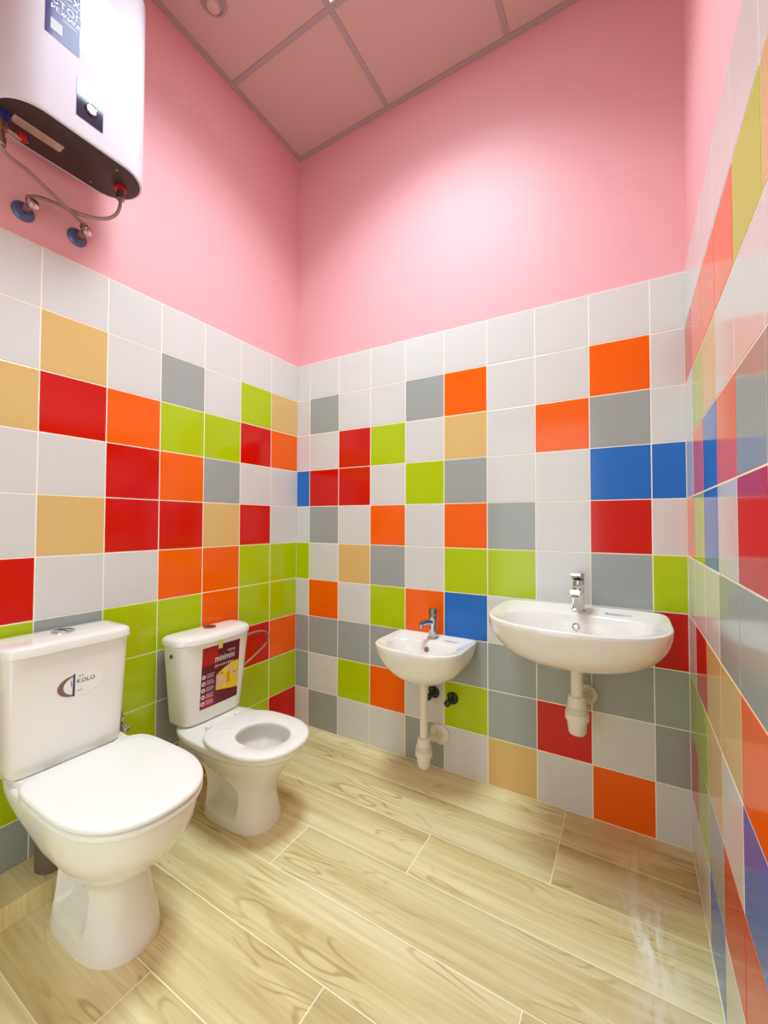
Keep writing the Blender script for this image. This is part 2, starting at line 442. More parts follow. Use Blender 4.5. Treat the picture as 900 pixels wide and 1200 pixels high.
def smooth01(t): t = max(0, min(1, t)); return t * t * (3 - 2 * t)
def bump01(v, a, b, s): return smooth01((v - a) / s) * smooth01((b - v) / s)

def pan(bm, cy, rows, recess, rimz, hole, depth, n=144, inner=((1.05, 0.02), (1.06, 0.05), (0.95, 0.09), (0.72, 0.13), (0.48, 0.16), (0.30, 0.2))):
    """rows: (z, back x, front x, half width, nb, nf); recess: (x0,x1,z0,z1,amount) ; hole: (cx, back, front, hw)"""
    rings = []
    fine = []
    for i in range(len(rows) - 1):      # finer rows between the given ones
        p0, p1, p2, p3 = rows[max(i - 1, 0)], rows[i], rows[i + 1], rows[min(i + 2, len(rows) - 1)]
        m = max(1, int((p2[0] - p1[0]) / 0.007))
        for j in range(m):
            t = j / m
            fine.append(tuple([p1[0] + (p2[0] - p1[0]) * t] + [b_ + 0.5 * t * (c_ - a_ + t * (2 * a_ - 5 * b_ + 4 * c_ - d_ + t * (3 * (b_ - c_) + d_ - a_))) for a_, b_, c_, d_ in zip(p0[1:], p1[1:], p2[1:], p3[1:])]))
    fine.append(rows[-1])
    for z, xb, xf, hw, nb, nf in fine:
        cx = xb + (xf - xb) * 0.52
        R = egg(cx, cy, cx - xb, xf - cx, hw, nb, nf, n)
        out = []
        for x, y in R:
            k = 1.0
            for (a, b, c, d, am) in recess:
                bb = b - (b - a - 0.03) * smooth01((z - (c + 0.45 * (d - c))) / (0.55 * (d - c)))
                k -= am * smooth01((x - a) / 0.03) * smooth01((bb - x) / 0.03) * smooth01((z - c) / 0.04) * smooth01((d - z) / 0.10)
            out.append((x, cy + (y - cy) * k, z))
        rings.append(out)
    xb, xf, hw, nb, nf = rows[-1][1:]
    hcx, hb, hf, hhw = hole
    # rounded top edge, flat rim, down into the bowl
    def mid(t, z):   # between outer outline and hole outline
        cx = xb + (xf - xb) * 0.52
        A = egg(cx, cy, cx - xb, xf - cx, hw, nb, nf, n); Hh = egg(hcx, cy, hb, hf, hhw, 2.2, 2.2, n)
        return [(a[0] * (1 - t) + h[0] * t, a[1] * (1 - t) + h[1] * t, z) for a, h in zip(A, Hh)]
    rings.append(mid(0.03, rimz - 0.003)); rings.append(mid(0.09, rimz)); rings.append(mid(0.9, rimz)); rings.append(mid(1.0, rimz - 0.004))
    for k, dz in inner:
        rings.append([(hcx - 0.25 * (1 - k) * hb + (x - hcx) * k, cy + (y - cy) * k, rimz - dz) for x, y in egg(hcx, cy, hb, hf, hhw, 2.2, 2.2, n)])
    loft(bm, rings)

def slab(bm, outline, z0, z1, r, dome=0.0, hole=None, cx=0, cy=0):
    """plate with rounded edges; outline (x,y); optional hole outline with the same count"""
    def sc(o, k, z): return [(cx + (x - cx) * k, cy + (y - cy) * k, z) for x, y in o]
    ext = 0.17
    k1, k2 = 1 - 0.35 * r / ext, 1 - r / ext
    rings = [sc(outline, k2, z0), sc(outline, k1, z0 + r * .3), sc(outline, 1, z0 + r), sc(outline, 1, z1 - r), sc(outline, k1, z1 - r * .3), sc(outline, k2, z1)]
    if hole:
        rings += [sc(hole, 1.06, z1), sc(hole, 1.01, z1 - r * .5), sc(hole, 1.0, (z0 + z1) / 2), sc(hole, 1.04, z0)]
        rings.append(rings[0])
        vr = [[bm.verts.new(p) for p in q] for q in rings[:-1]]; vr.append(vr[0]); n = len(outline)
        for a, b in zip(vr, vr[1:]):
            for i in range(n):
                bm.faces.new((a[i], a[(i + 1) % n], b[(i + 1) % n], b[i]))
    else:
        rings += [sc(outline, 0.8, z1 + dome * .45), sc(outline, 0.5, z1 + dome * .85), sc(outline, 0.2, z1 + dome)]
        loft(bm, rings)

def tank(bm, cy, z0, z1, xb, xf0, xf1, h0, h1, nf, n=80):
    rows = []
    for k in range(9):
        t = k / 8; z = z0 + (z1 - z0) * t; hw = h0 + (h1 - h0) * t; xf = xf0 + (xf1 - xf0) * t
        if k == 0: rows.append((z, xb, xf - 0.008, hw - 0.010)); rows.append((z + 0.004, xb, xf - 0.002, hw - 0.003)); z += 0.012
        rows.append((z, xb, xf, hw))
    rings = []
    for z, a, b, hw in rows:
        cx = a + (b - a) * 0.35
        rings.append(ring3(egg(cx, cy, cx - a, b - cx, hw, 9, nf, n), z))
    loft(bm, rings)
def tank_surf(cy, z0, z1, xb, xf0, xf1, h0, h1, nf):
    def s(y, z, off):
        t = (z - z0) / (z1 - z0); hw = h0 + (h1 - h0) * t; b = xf0 + (xf1 - xf0) * t; cx = xb + (b - xb) * 0.35
        q = min(0.999, abs(y - cy) / hw)
        return (cx + (b - cx) * (1 - q ** nf) ** (1 / nf) + off, y, z)
    return s

# ---------- big toilet
CY = -1.150
P = empty('toilet', (0.36, CY, 0), 'large white toilet with its lid closed and a round logo sticker on the tank', 'toilet')
bm = B()
pan(bm, CY + 0.008, [
    (0.0005, 0.205, 0.525, 0.098, 5, 2.4), (0.03, 0.208, 0.520, 0.096, 5, 2.4), (0.08, 0.212, 0.500, 0.088, 5, 2.4), (0.13, 0.215, 0.485, 0.083, 5, 2.4), (0.165, 0.215, 0.480, 0.081, 5, 2.3),
    (0.178, 0.210, 0.488, 0.084, 5, 2.3), (0.20, 0.210, 0.520, 0.100, 4, 2.2), (0.235, 0.205, 0.563, 0.123, 4, 2.2), (0.265, 0.190, 0.595, 0.142, 4, 2.2), (0.30, 0.14, 0.622, 0.155, 4, 2.2),
    (0.34, 0.055, 0.640, 0.164, 4.5, 2.25), (0.375, 0.030, 0.646, 0.168, 4.8, 2.3), (0.384, 0.030, 0.646, 0.167, 4.8, 2.3)],
    [(0.240, 0.415, 0.045, 0.25, 0.50)], 0.39, (0.42, 0.15, 0.17, 0.115), 0.2)
pan_o = obj('bowl', bm, M_porc, P, smooth=80)
# raised rear shelf under the tank
bm = B(); loft(bm, [ring3(egg(0.11, CY, 0.08, 0.10, h, 8, 6, 48), z) for h, z in ((0.150, 0.3905), (0.150, 0.402), (0.147, 0.4055))]); obj('tank_shelf', bm, M_porc, P)
seat_out = egg(0.42, CY, 0.205, 0.239, 0.172, 6, 2.35)
seat_hole = egg(0.44, CY, 0.13, 0.15, 0.10, 2.2, 2.2)
bm = B(); slab(bm, seat_out, 0.3905, 0.4045, 0.004, hole=seat_hole, cx=0.43, cy=CY); obj('seat', bm, M_seat, P)
bm = B(); slab(bm, egg(0.42, CY, 0.205, 0.240, 0.173, 6, 2.35), 0.4075, 0.424, 0.006, dome=0.005, cx=0.43, cy=CY); obj('lid', bm, M_seat, P)
TB = (CY - 0.017, 0.406, 0.738, 0.028, 0.188, 0.200, 0.146, 0.160, 9)
bm = B(); tank(bm, *TB); tank_o = obj('tank', bm, M_porc, P, smooth=50)
bm = B(); c0 = CY - 0.017
loft(bm, [ring3(egg(0.09, c0, 0.066 - d, 0.122 - d, 0.167 - d, 9, 7, 80), z) for d, z in ((0.006, 0.738), (0.0, 0.741), (0, 0.760), (0.003, 0.766), (0.010, 0.7695), (0.03, 0.7705), (0.05, 0.7710))], True, True)
obj('tank_lid', bm, M_porc, P, smooth=50)
bm = B(); lathe(bm, (0.105, c0 + 0.005, 0.7708), (0, 0, 1), [(0, 0.030), (0.004, 0.030), (0.006, 0.027), (0.006, 0.0)]); btn = obj('flush_button', bm, M_chrome, P, label='round chrome flush button')
bm = B(); box(bm, (0.080, c0 + 0.0035, 0.7768), (0.130, c0 + 0.0065, 0.7780)); obj('split_line', bm, M_ink, btn)
S = tank_surf(*TB)
bm = B()   # clear oval sticker with the D-shaped mark and lettering
u0, v0 = CY - 0.012, 0.628
put_disc(bm, u0 + 0.012, v0, 0.062, S, 0.0004, 0, 36, ry=0.036)
stk = obj('sticker', bm, M_clear, tank_o, label='clear oval sticker with a D-shaped mark and dark lettering')
bm = B()
def arcband(a0, a1, rin, rout, w0, w1, mi, n=16, cu=0, cv=0, ex=1.0, ey=1.0):
    A = []
    for k in range(n + 1):
        t = k / n; a = a0 + (a1 - a0) * t; wd = w0 + (w1 - w0) * sin(pi * t) if w1 >= 0 else w0
        A.append(((cu + ex * rout * cos(a), cv + ey * rout * sin(a)), (cu + ex * (rout - wd) * cos(a), cv + ey * (rout - wd) * sin(a))))
    for (p, q), (r_, s_) in zip(A, A[1:]): put_poly(bm, [p, q, s_, r_], S, 0.0010, mi)
uu, vv = u0 - 0.006, v0 - 0.002
arcband(pi * 0.52, pi * 1.5, 0, 0.034, 0.004, 0.012, 1, cu=uu, cv=vv, ex=1.25, ey=0.9)
put_poly(bm, [(uu - 0.004, vv - 0.031), (uu + 0.001, vv - 0.031), (uu + 0.001, vv + 0.034), (uu - 0.003, vv + 0.034)], S, 0.0011, 0)
put_poly(bm, [(uu - 0.0085, vv - 0.002), (uu - 0.006, vv - 0.002), (uu - 0.006, vv + 0.016), (uu - 0.0085, vv + 0.016)], S, 0.0011, 2)
put_poly(bm, [(uu + 0.001, vv - 0.031), (uu + 0.0025, vv - 0.031), (uu + 0.0025, vv + 0.034), (uu + 0.001, vv + 0.034)], S, 0.0011, 2)
put_text(bm, 'KOLO', 0.018, uu + 0.006, vv + 0.004, S, 0.0011, 0)
put_text(bm, 'seria', 0.008, uu + 0.010, vv + 0.023, S, 0.0011, 1)
put_text(bm, 'style', 0.008, uu + 0.008, vv - 0.020, S, 0.0011, 1)
obj('lettering', bm, [M_ink, M_inkb, M_inkblue], tank_o, smooth=0)
for s in (-1, 1):
    bm = B(); tube(bm, [(0.208, CY + s * 0.07 - 0.02, 0.412), (0.208, CY + s * 0.07 + 0.02, 0.412)], 0.007); obj('hinge', bm, M_chrome2, P)

# waste pipe behind the big toilet
TOI = P
P = empty('waste_socket', (0.085, -1.168, 0.064), 'grey-brown round waste pipe socket on the ledge behind the large toilet', 'pipe')
bx, by = 0.085, -1.166
bm = B(); lathe(bm, (bx, by, 0.0642), (0, 0, 1), [(0, 0.046), (0.084, 0.046), (0.084, 0.041), (0.06, 0.041)], 36, caps=True); obj('socket', bm, M_greypipe, P)
bm = B(); tube(bm, [(bx, by, 0.070), (bx, by, 0.20)] + bez((bx, by, 0.20), (bx, by, 0.235), (bx + 0.02, by, 0.245), (bx + 0.06, by, 0.245), 8)[1:] + [(0.176, by, 0.245)], 0.038, 24); obj('waste_elbow', bm, M_rubber, TOI, label='black rubber elbow')

def angle_valve(name, x, y, z, label, group, esc, body, r=0.026, knob=None, axis=(1, 0, 0), down=-1, mc=None):
    """wall valve: flange at the wall, body, outlet and knob. axis is the wall normal"""
    Pv = empty(name, (x, y, z), label, 'valve', group)
    a = Vector(axis); side = Vector((0, 0, 1)).cross(a)
    c = Vector((x, y, z))
    bm = B(); lathe(bm, c + a * 0.0012, a, [(0, r), (0.004, r), (0.010, r * .75), (0.013, r * .45)]); obj('flange', bm, esc, Pv)
    bm = B(); tube(bm, [c + a * 0.013, c + a * 0.050], 0.0105, 20); lathe(bm, c + a * 0.024, a, [(0, 0.014), (0.012, 0.014)], 6)
    obj('body', bm, body, Pv)
    bm = B(); tube(bm, [c + a * 0.040 + Vector((0, 0, 0.009 * -down * -1)), c + a * 0.040 + Vector((0, 0, 0.034 * down))], [0.0085, 0.0085], 16)
    lathe(bm, c + a * 0.040 + Vector((0, 0, 0.022 * down)), (0, 0, down), [(0, 0.0115), (0.012, 0.0115)], 6); obj('outlet_nut', bm, body, Pv)
    bm = B(); lathe(bm, c + a * 0.0505, a, [(0, 0.007), (0.008, 0.007), (0.009, 0.015), (0.022, 0.014), (0.025, 0.010)], 12); obj('knob', bm, knob or body, Pv)
    return Pv
angle_valve('angle_valve', 0, -0.950, 0.378, 'small chrome angle valve on the green tile beside the large toilet tank', None, M_blk, M_chrome, 0.022, M_chrome, (1, 0, 0), 1)
bm = B(); tube(bm, bez((0.040, -0.950, 0.412), (0.040, -0.950, 0.436), (0.05, -0.97, 0.45), (0.055, -1.0115, 0.45), 16), 0.0055)
o = obj('supply_hose', bm, M_braid, None); o['label'] = 'short braided hose from chrome angle valve up to the large toilet tank'; o['category'] = 'hose'

# ---------- small toilet
CS = -0.645
P = empty('toilet', (0.34, CS, 0), 'small child-size white toilet with open ring seat and maroon label on the tank', 'toilet')
bm = B(); cf = CS
pan(bm, cf, [
    (0.0005, 0.180, 0.490, 0.099, 4, 2.5), (0.03, 0.182, 0.484, 0.096, 4, 2.5), (0.06, 0.186, 0.476, 0.092, 4, 2.4), (0.09, 0.188, 0.470, 0.089, 4, 2.3), (0.115, 0.188, 0.470, 0.089, 4, 2.3),
    (0.14, 0.185, 0.478, 0.092, 4, 2.2), (0.17, 0.178, 0.494, 0.099, 4, 2.2), (0.20, 0.160, 0.514, 0.110, 3.6, 2.2), (0.23, 0.130, 0.538, 0.125, 3.2, 2.2), (0.255, 0.09, 0.558, 0.138, 3, 2.2), (0.275, 0.045, 0.574, 0.148, 3, 2.2),
    (0.281, 0.032, 0.586, 0.156, 3, 2.2), (0.300, 0.032, 0.592, 0.157, 3, 2.2)],
    [(0.215, 0.395, 0.035, 0.235, 0.48)], 0.306, (0.435, 0.12, 0.13, 0.100), 0.17, inner=((1.03, 0.018), (0.90, 0.05), (0.66, 0.085), (0.48, 0.11), (0.36, 0.13), (0.20, 0.145)))
obj('bowl', bm, M_porc, P, smooth=80)
bm = B(); lathe(bm, (0.425, cf, 0.2005), (0, 0, 1), [(0, 0.049), (0.002, 0.049)], 40); obj('water', bm, M_water, P)
for s in (-1, 1):
    bm = B(); lathe(bm, (0.30, cf + s * 0.0525, 0.035), (0, s, 0.3), [(0, 0.006), (0.006, 0.006), (0.008, 0.003)], 12); obj('floor_bolt', bm, M_ink, P)
sh = egg(0.425, CS - 0.004, 0.205, 0.180, 0.161, 3, 2.2); hh = egg(0.435, CS - 0.006, 0.098, 0.108, 0.088, 2.1, 2.1)
bm = B(); slab(bm, sh, 0.3065, 0.3255, 0.008, hole=hh, cx=0.43, cy=CS); obj('seat', bm, M_seat, P, label='open white ring seat')
for s in (-1, 1):
    bm = B(); lathe(bm, (0.208, CS + s * 0.07, 0.3065), (0, 0, 1), [(0, 0.012), (0.016, 0.011), (0.019, 0.007)], 16); obj('hinge', bm, M_seat, P)
CT = -0.628
TS = (CT, 0.3095, 0.630, 0.028, 0.148, 0.168, 0.140, 0.169, 4.6)
bm = B(); tank(bm, *TS); ts_o = obj('tank', bm, M_porc, P, smooth=50)
bm = B()
loft(bm, [ring3(egg(0.085, CT, 0.062 - d * .6, 0.098 - d, 0.180 - d, 7, 3.0, 80), z) for d, z in ((0.006, 0.630), (0.0, 0.633), (0, 0.648), (0.004, 0.656), (0.012, 0.662), (0.03, 0.666), (0.06, 0.6675))])
obj('tank_lid', bm, M_porc, P, smooth=50)
bm = B(); lathe(bm, (0.085, CT + 0.005, 0.6672), (0, 0, 1), [(0, 0.026), (0.003, 0.026), (0.005, 0.022), (0.005, 0.0)]); btn = obj('flush_button', bm, M_chrome2, P, label='round chrome flush button')
bm = B(); box(bm, (0.066, CT + 0.0035, 0.6722), (0.104, CT + 0.0065, 0.6732)); obj('split_line', bm, M_ink, btn)
bm = B(); lathe(bm, (0.09, CT - 0.166, 0.590), (0, -1, 0), [(0, 0.008), (0.005, 0.008), (0.007, 0.005)], 14); obj('inlet_cap', bm, M_chrome2, P)
S2 = tank_surf(*TS)
# maroon product label: u runs along y, v along z
uL, uR, vB, vT = CS - 0.068, CS + 0.114, 0.366, 0.610
LBL = lambda u, v, off: S2(uL + u * (uR - uL), vB + v * (vT - vB), off)
bm = B(); put_rect(bm, 0, 0, 1, 1, LBL, 0.0005, 0, 10)
lb = obj('label', bm, M_maroon, P, smooth=30, label='maroon product label with a yellow picture of a bathroom')
bm = B()
NS = 10
for i in range(NS):      # yellow picture with a curved top edge, in strips that follow the tank
    a, b_ = 0.38 + 0.62 * i / NS, 0.38 + 0.62 * (i + 1) / NS
    ft = lambda q: 0.50 + 0.14 * sin((q - 0.38) / 0.62 * pi * 0.55); fb = lambda q: 0.24 - 0.08 * (q - 0.38) / 0.62
    for j in range(4):
        put_poly(bm, [(a, fb(a) + (ft(a) - fb(a)) * j / 4), (b_, fb(b_) + (ft(b_) - fb(b_)) * j / 4), (b_, fb(b_) + (ft(b_) - fb(b_)) * (j + 1) / 4), (a, fb(a) + (ft(a) - fb(a)) * (j + 1) / 4)], LBL, 0.0010, 0)
for (a, b_, c, d, mi) in ((0.40, 0.30, 0.50, 0.50, 2), (0.56, 0.32, 0.62, 0.42, 2), (0.88, 0.36, 0.97, 0.46, 2), (0.66, 0.50, 0.78, 0.58, 2), (0.84, 0.44, 0.98, 0.455, 3), (0.66, 0.30, 0.76, 0.48, 4), (0.40, 0.49, 0.56, 0.505, 3)):
    put_rect(bm, a, b_, c, d, LBL, 0.0015, mi, 2)
for q in ((0.0, 0.70, 0.40, 0.985), (0.04, 0.02, 0.34, 0.20)):
    bq = B(); put_rect(bq, *q, LBL, 0.0008, 0, 4); obj('red_block', bq, M_redp, lb, smooth=0)
obj('label_picture', bm, [M_yelp, M_redp, M_lilac, M_ink, mat('orange_print', (222, 150, 30), 0.4)], lb, smooth=0)
LBT = lambda u, v, off: S2(uL + u, vB + v, off)
bm = B()
put_text(bm, 'minimini', 0.040, 0.058, 0.176, LBT, 0.0013, 0, sx=0.72)
put_text(bm, 'серия', 0.013, 0.118, 0.207, LBT, 0.0013, 0)
put_text(bm, 'Детская серия', 0.013, 0.058, 0.155, LBT, 0.0013, 0)
for k in range(5):
    v = 0.128 - k * 0.0265
    put_disc(bm, 0.011, v, 0.008, LBT, 0.0013, 0, 14)
    put_disc(bm, 0.011, v, 0.0042, LBT, 0.0015, 1, 10)
    for j in range(3):
        put_rect(bm, 0.024, v + 0.006 - j * 0.0065, 0.024 + (0.036, 0.030, 0.033)[(j + k) % 3], v + 0.0085 - j * 0.0065, LBT, 0.0013, 2, 1)
obj('label_lettering', bm, [M_print, M_maroon, M_lilac], lb, smooth=0)
bm = B(); put_rect(bm, CS + 0.004, 0.594, CS + 0.024, 0.629, S2, 0.0017, 0, 4)
obj('tape', bm, M_tape, P, smooth=30, label='strip of yellow tape over the label top')

# drain of the small toilet
bm = B(); lathe(bm, (0.0012, CS, 0.165), (1, 0, 0), [(0, 0.062), (0.03, 0.062), (0.04, 0.052), (0.168, 0.050)], 28); obj('waste_connector', bm, M_pvc, P)

# hose loop right of small toilet tank
bm = B()
pts = bez((0.090, -0.455, 0.585), (0.088, -0.34, 0.605), (0.065, -0.245, 0.575), (0.050, -0.262, 0.515), 14) + bez((0.050, -0.262, 0.515), (0.045, -0.275, 0.485), (0.04, -0.37, 0.45), (0.025, -0.45, 0.40), 14)[1:]
tube(bm, pts, 0.0048, 12)
o = obj('supply_hose', bm, M_braid, None); o['label'] = 'thin braided hose looping out right of the small toilet tank'; o['category'] = 'hose'

# ================================================================== SINKS
def sink_ring(cx, hw, yb, yf, z, nb, nf, n=96, ymid=0.42):
    """plan outline facing -y: back edge at y=yb, front at y=yf"""
    ym = yb + (yf - yb) * ymid
    out = []
    for i in range(n):
        t = 2 * pi * i / n; c, s = cos(t), sin(t)   # s>0 -> back
        e = nb if s >= 0 else nf
        out.append((cx + hw * sg(c) * abs(c) ** (2 / e), ym + ((yb - ym) if s >= 0 else (ym - yf)) * sg(s) * abs(s) ** (2 / e), z))
    return out

def sink(name, cx, hw, yf, z, depth, label, bowl, dcx=0.0, ym=0.55, nb=9, nf=2.6, bulge=2.2):
    Ps = empty(name, (cx, -0.001, z), label, 'sink')
    yb = -0.0012
    def R(k, yb_, yf_, z_, nbb=nb, nff=nf, mid=ym): return sink_ring(cx, hw * k, yb_, yf_, z_, nbb, nff, 96, mid)
    rings = []
    zb = z - depth
    # underside -> rim
    yc = -0.150; D = depth - 0.004
    for i in range(15):
        t = max(0.0, i / 14); e = bulge
        k = (1 - (1 - t) ** e) ** (1 / e) if i else 0.10
        kk = max(k, 0.16); z_ = zb + D * t ** 1.12
        yfi = yc + (yf - yc) * max(k, 0.20) ** 0.92; ybi = yc + (yb - yc) * min(1.0, max(0.22, (k * 1.12)) ** 0.9)
        rings.append(R(kk, ybi, yfi, z_, 2 + (nb - 2) * t ** 1.5, 2 + (nf - 2) * t, 0.5 + (ym - 0.5) * t))
    rings.append(R(0.997, yb, yf + 0.001, z - 0.002)); rings.append(R(0.985, yb - 0.002, yf + 0.005, z))
    rings.append(R(0.955, yb - 0.012, yf + 0.014, z - 0.0005)); rings.append(R(0.935, yb - 0.018, yf + 0.020, z - 0.006))
    bk, bb, bf, bdepth = bowl    # half-width factor, back y, front y, inner depth
    # deck edge and bowl
    for k, a, b_, dz, n1, n2, md in ((bk + 0.03, bb + 0.008, bf - 0.004, 0.008, 2.6, 2.3, .35), (bk, bb, bf, 0.016, 2.6, 2.3, .35), (bk * 0.95, bb - 0.008, bf + 0.012, bdepth * 0.45, 2.5, 2.2, .38), (bk * 0.82, bb - 0.02, bf + 0.035, bdepth * 0.75, 2.4, 2.1, .4),
                                  (bk * 0.55, bb - 0.035, bf + 0.08, bdepth * 0.93, 2.2, 2, .42), (0.10, -0.13, -0.175, bdepth, 2, 2, .5)):
        rings.append(R(k, a, b_, z - dz, n1, n2, md))
    bm = B(); loft(bm, rings)
    basin = obj('basin', bm, M_porc, Ps, smooth=50)
    return Ps, basin

# ---- large sink
CX = 1.4575; ZS = 0.797
SP, _ = sink('sink', CX, 0.277, -0.465, ZS, 0.170, 'wide white wall sink at right with a square chrome tap', (0.80, -0.135, -0.435, 0.115), ym=0.48, nb=8, nf=2.5)
bm = B(); lathe(bm, (CX - 0.003, -0.146, ZS - 0.052), (0, -1, 0.25), [(0, 0.012), (0.003, 0.012), (0.004, 0.009), (0.001, 0.007)], 24); obj('overflow_ring', bm, M_chrome, SP)
bm = B(); lathe(bm, (CX, -0.155, ZS - 0.1148), (0, 0, 1), [(0, 0.026), (0.003, 0.025), (0.003, 0.012), (0.0005, 0.011)], 28); obj('drain', bm, M_chrome, SP)
DK = lambda u, v, off: (CX + 0.085 + u, -0.085 + v, ZS - 0.0072 + off)
bm = B(); put_rect(bm, 0, -0.018, 0.085, 0.018, DK, 0.0004, 0, 2); put_rect(bm, 0.004, -0.012, 0.010, 0.014, DK, 0.0008, 1, 1); put_text(bm, 'KOLO', 0.016, 0.016, -0.006, DK, 0.0008, 1); put_rect(bm, 0.012, -0.013, 0.06, -0.010, DK, 0.0008, 1, 1)
obj('sticker', bm, [M_clear, M_inkblue], SP, smooth=0, label='clear sticker with blue print')
# tap
TP = empty('tap', (CX, -0.075, ZS - 0.006), 'square-bodied chrome mixer tap on the wide right sink', 'tap')
tx, ty, tz = CX, -0.078, ZS - 0.0068
bm = B(); loft(bm, [[(tx + a * sx_, ty + b_ * sy_, tz + z_) for a, b_ in ((-1, -1), (1, -1), (1, 1), (-1, 1))] for sx_, sy_, z_ in ((0.024, 0.026, 0), (0.024, 0.026, 0.006), (0.019, 0.022, 0.010), (0.018, 0.021, 0.05), (0.019, 0.022, 0.09), (0.021, 0.024, 0.098))])
bmesh.ops.bevel(bm, geom=[e for e in bm.edges if abs(e.verts[0].co.z - e.verts[1].co.z) > 0.003], offset=0.005, segments=3, affect='EDGES')
obj('body', bm, M_chrome, TP)
bm = B(); loft(bm, [[(tx + a * w_, y_, z_ + b_ * h_) for a, b_ in ((-1, -1), (1, -1), (1, 1), (-1, 1))] for w_, h_, y_, z_ in ((0.017, 0.014, ty - 0.018, tz + 0.075), (0.016, 0.011, ty - 0.07, tz + 0.082), (0.016, 0.009, ty - 0.12, tz + 0.083))])
bmesh.ops.bevel(bm, geom=list(bm.edges), offset=0.003, segments=2, affect='EDGES'); obj('spout', bm, M_chrome, TP)
bm = B(); lathe(bm, (tx, ty - 0.108, tz + 0.0745), (0, 0, -1), [(0, 0.011), (0.008, 0.011), (0.008, 0.008)], 20); obj('aerator', bm, M_chrome2, TP)
bm = B(); lathe(bm, (tx, ty, tz + 0.0985), (0, 0, 1), [(0, 0.019), (0.012, 0.019)], 28)
loft(bm, [[(tx + a * w_, y_, z_ + b_ * h_) for a, b_ in ((-1, -1), (1, -1), (1, 1), (-1, 1))] for w_, h_, y_, z_ in ((0.022, 0.012, ty + 0.022, tz + 0.124), (0.022, 0.012, ty - 0.02, tz + 0.126), (0.019, 0.006, ty - 0.075, tz + 0.139), (0.017, 0.004, ty - 0.095, tz + 0.142))])
bmesh.ops.bevel(bm, geom=[e for e in bm.edges if e.calc_length() > 0.015], offset=0.0025, segments=2, affect='EDGES'); obj('lever', bm, M_chrome, TP)

# ---- trap of the large sink
def trap(name, x, ztop, zcup, zbot, label, rp, rc, wallpt, group=None, flr=0.04):
    Pt = empty(name, (x, -0.15, zbot), label, 'drain trap', group)
    y = -0.15
    bm = B(); lathe(bm, (x, y, ztop), (0, 0, -1), [(0, 0.030), (0.004, 0.030), (0.006, rp + .004), (0.03, rp + .004), (0.03, rp), (ztop - zcup, rp)], 28); obj('tailpipe', bm, M_pvc, Pt)
    bm = B(); lathe(bm, (x, y, ztop - 0.0005), (0, 0, 1), [(0, 0.027), (0.003, 0.027)], 28); obj('washer', bm, M_ink, Pt)
    hN = zcup - zbot
    bm = B()
    prof = [(0, rp + 0.004), (0.004, rp + 0.009), (0.25 * hN, rp + 0.012), (0.25 * hN + 0.003, rc - 0.004), (0.42 * hN, rc - 0.002), (0.44 * hN, rc + 0.003), (0.62 * hN, rc + 0.003), (0.64 * hN, rc - 0.003), (0.95 * hN, rc - 0.007), (hN, rc - 0.012)]
    lathe(bm, (x, y, zcup), (0, 0, -1), prof, 32); cup = obj('trap_cup', bm, M_pvc, Pt)
    bm = B()
    for k in range(3): lathe(bm, (x, y, zcup - hN * (0.29 + 0.045 * k)), (0, 0, -1), [(0, rc - 0.003), (0.002, rc + 0.0005), (0.004, rc - 0.003)], 32)
    obj('thread_rings', bm, M_pvc, cup)
    wx, wz = wallpt
    bm = B(); tube(bm, [(x, y + 0.01, zcup - 0.12 * hN)] + bez((x, y + 0.02, zcup - 0.12 * hN), (x + 0.005, y + 0.06, zcup - 0.12 * hN), (wx, -0.08, wz), (wx, -0.02, wz), 10) + [(wx, -0.002, wz)], rp * 0.95, 20); obj('outlet_pipe', bm, M_pvc, Pt)
    bm = B(); lathe(bm, (wx, -0.0012, wz), (0, -1, 0), [(0, flr), (0.006, flr), (0.012, flr * .85), (0.013, rp + .003), (0.03, rp + .003)], 32); obj('wall_flange', bm, M_pvc, Pt)
    return Pt
trap('bottle_trap', CX - 0.001, 0.626, 0.505, 0.372, 'white plastic bottle trap hanging under the wide right sink', 0.020, 0.036, (1.478, 0.463), flr=0.036)

# ---- small sink
CZ = 0.862; ZK = 0.604
SQ, _ = sink('sink', CZ, 0.193, -0.315, ZK, 0.165, 'small white hand basin with a slim chrome tap', (0.76, -0.105, -0.288, 0.095), ym=0.58, nb=12, nf=2.7, bulge=2.0)
bm = B(); lathe(bm, (CZ - 0.003, -0.113, ZK - 0.042), (0, -1, 0.25), [(0, 0.011), (0.003, 0.011), (0.004, 0.008), (0.001, 0.006)], 24); obj('overflow_ring', bm, M_chrome2, SQ)
bm = B(); lathe(bm, (CZ, -0.155, ZK - 0.0948), (0, 0, 1), [(0, 0.022), (0.003, 0.021), (0.003, 0.010), (0.0005, 0.009)], 28); obj('drain', bm, M_chrome, SQ)
DK2 = lambda u, v, off: (CZ + 0.055 + u, -0.062 + v, ZK - 0.0072 + off)
bm = B(); put_rect(bm, 0, -0.012, 0.07, 0.014, DK2, 0.0004, 0, 2); put_text(bm, 'KOLO', 0.014, 0.010, -0.004, DK2, 0.0008, 1); put_rect(bm, 0.01, -0.009, 0.06, -0.007, DK2, 0.0008, 1, 1)
obj('sticker', bm, [M_clear, M_inkb], SQ, smooth=0, label='clear sticker with small dark print')
TP = empty('tap', (CZ, -0.055, ZK - 0.006), 'slim round chrome push tap on the small hand basin', 'tap')
tx, ty, tz = CZ, -0.055, ZK - 0.0068
bm = B(); lathe(bm, (tx, ty, tz), (0, 0, 1), [(0, 0.025), (0.006, 0.025), (0.010, 0.020), (0.05, 0.0165), (0.075, 0.016), (0.09, 0.018), (0.098, 0.018)], 32); obj('body', bm, M_chrome, TP)
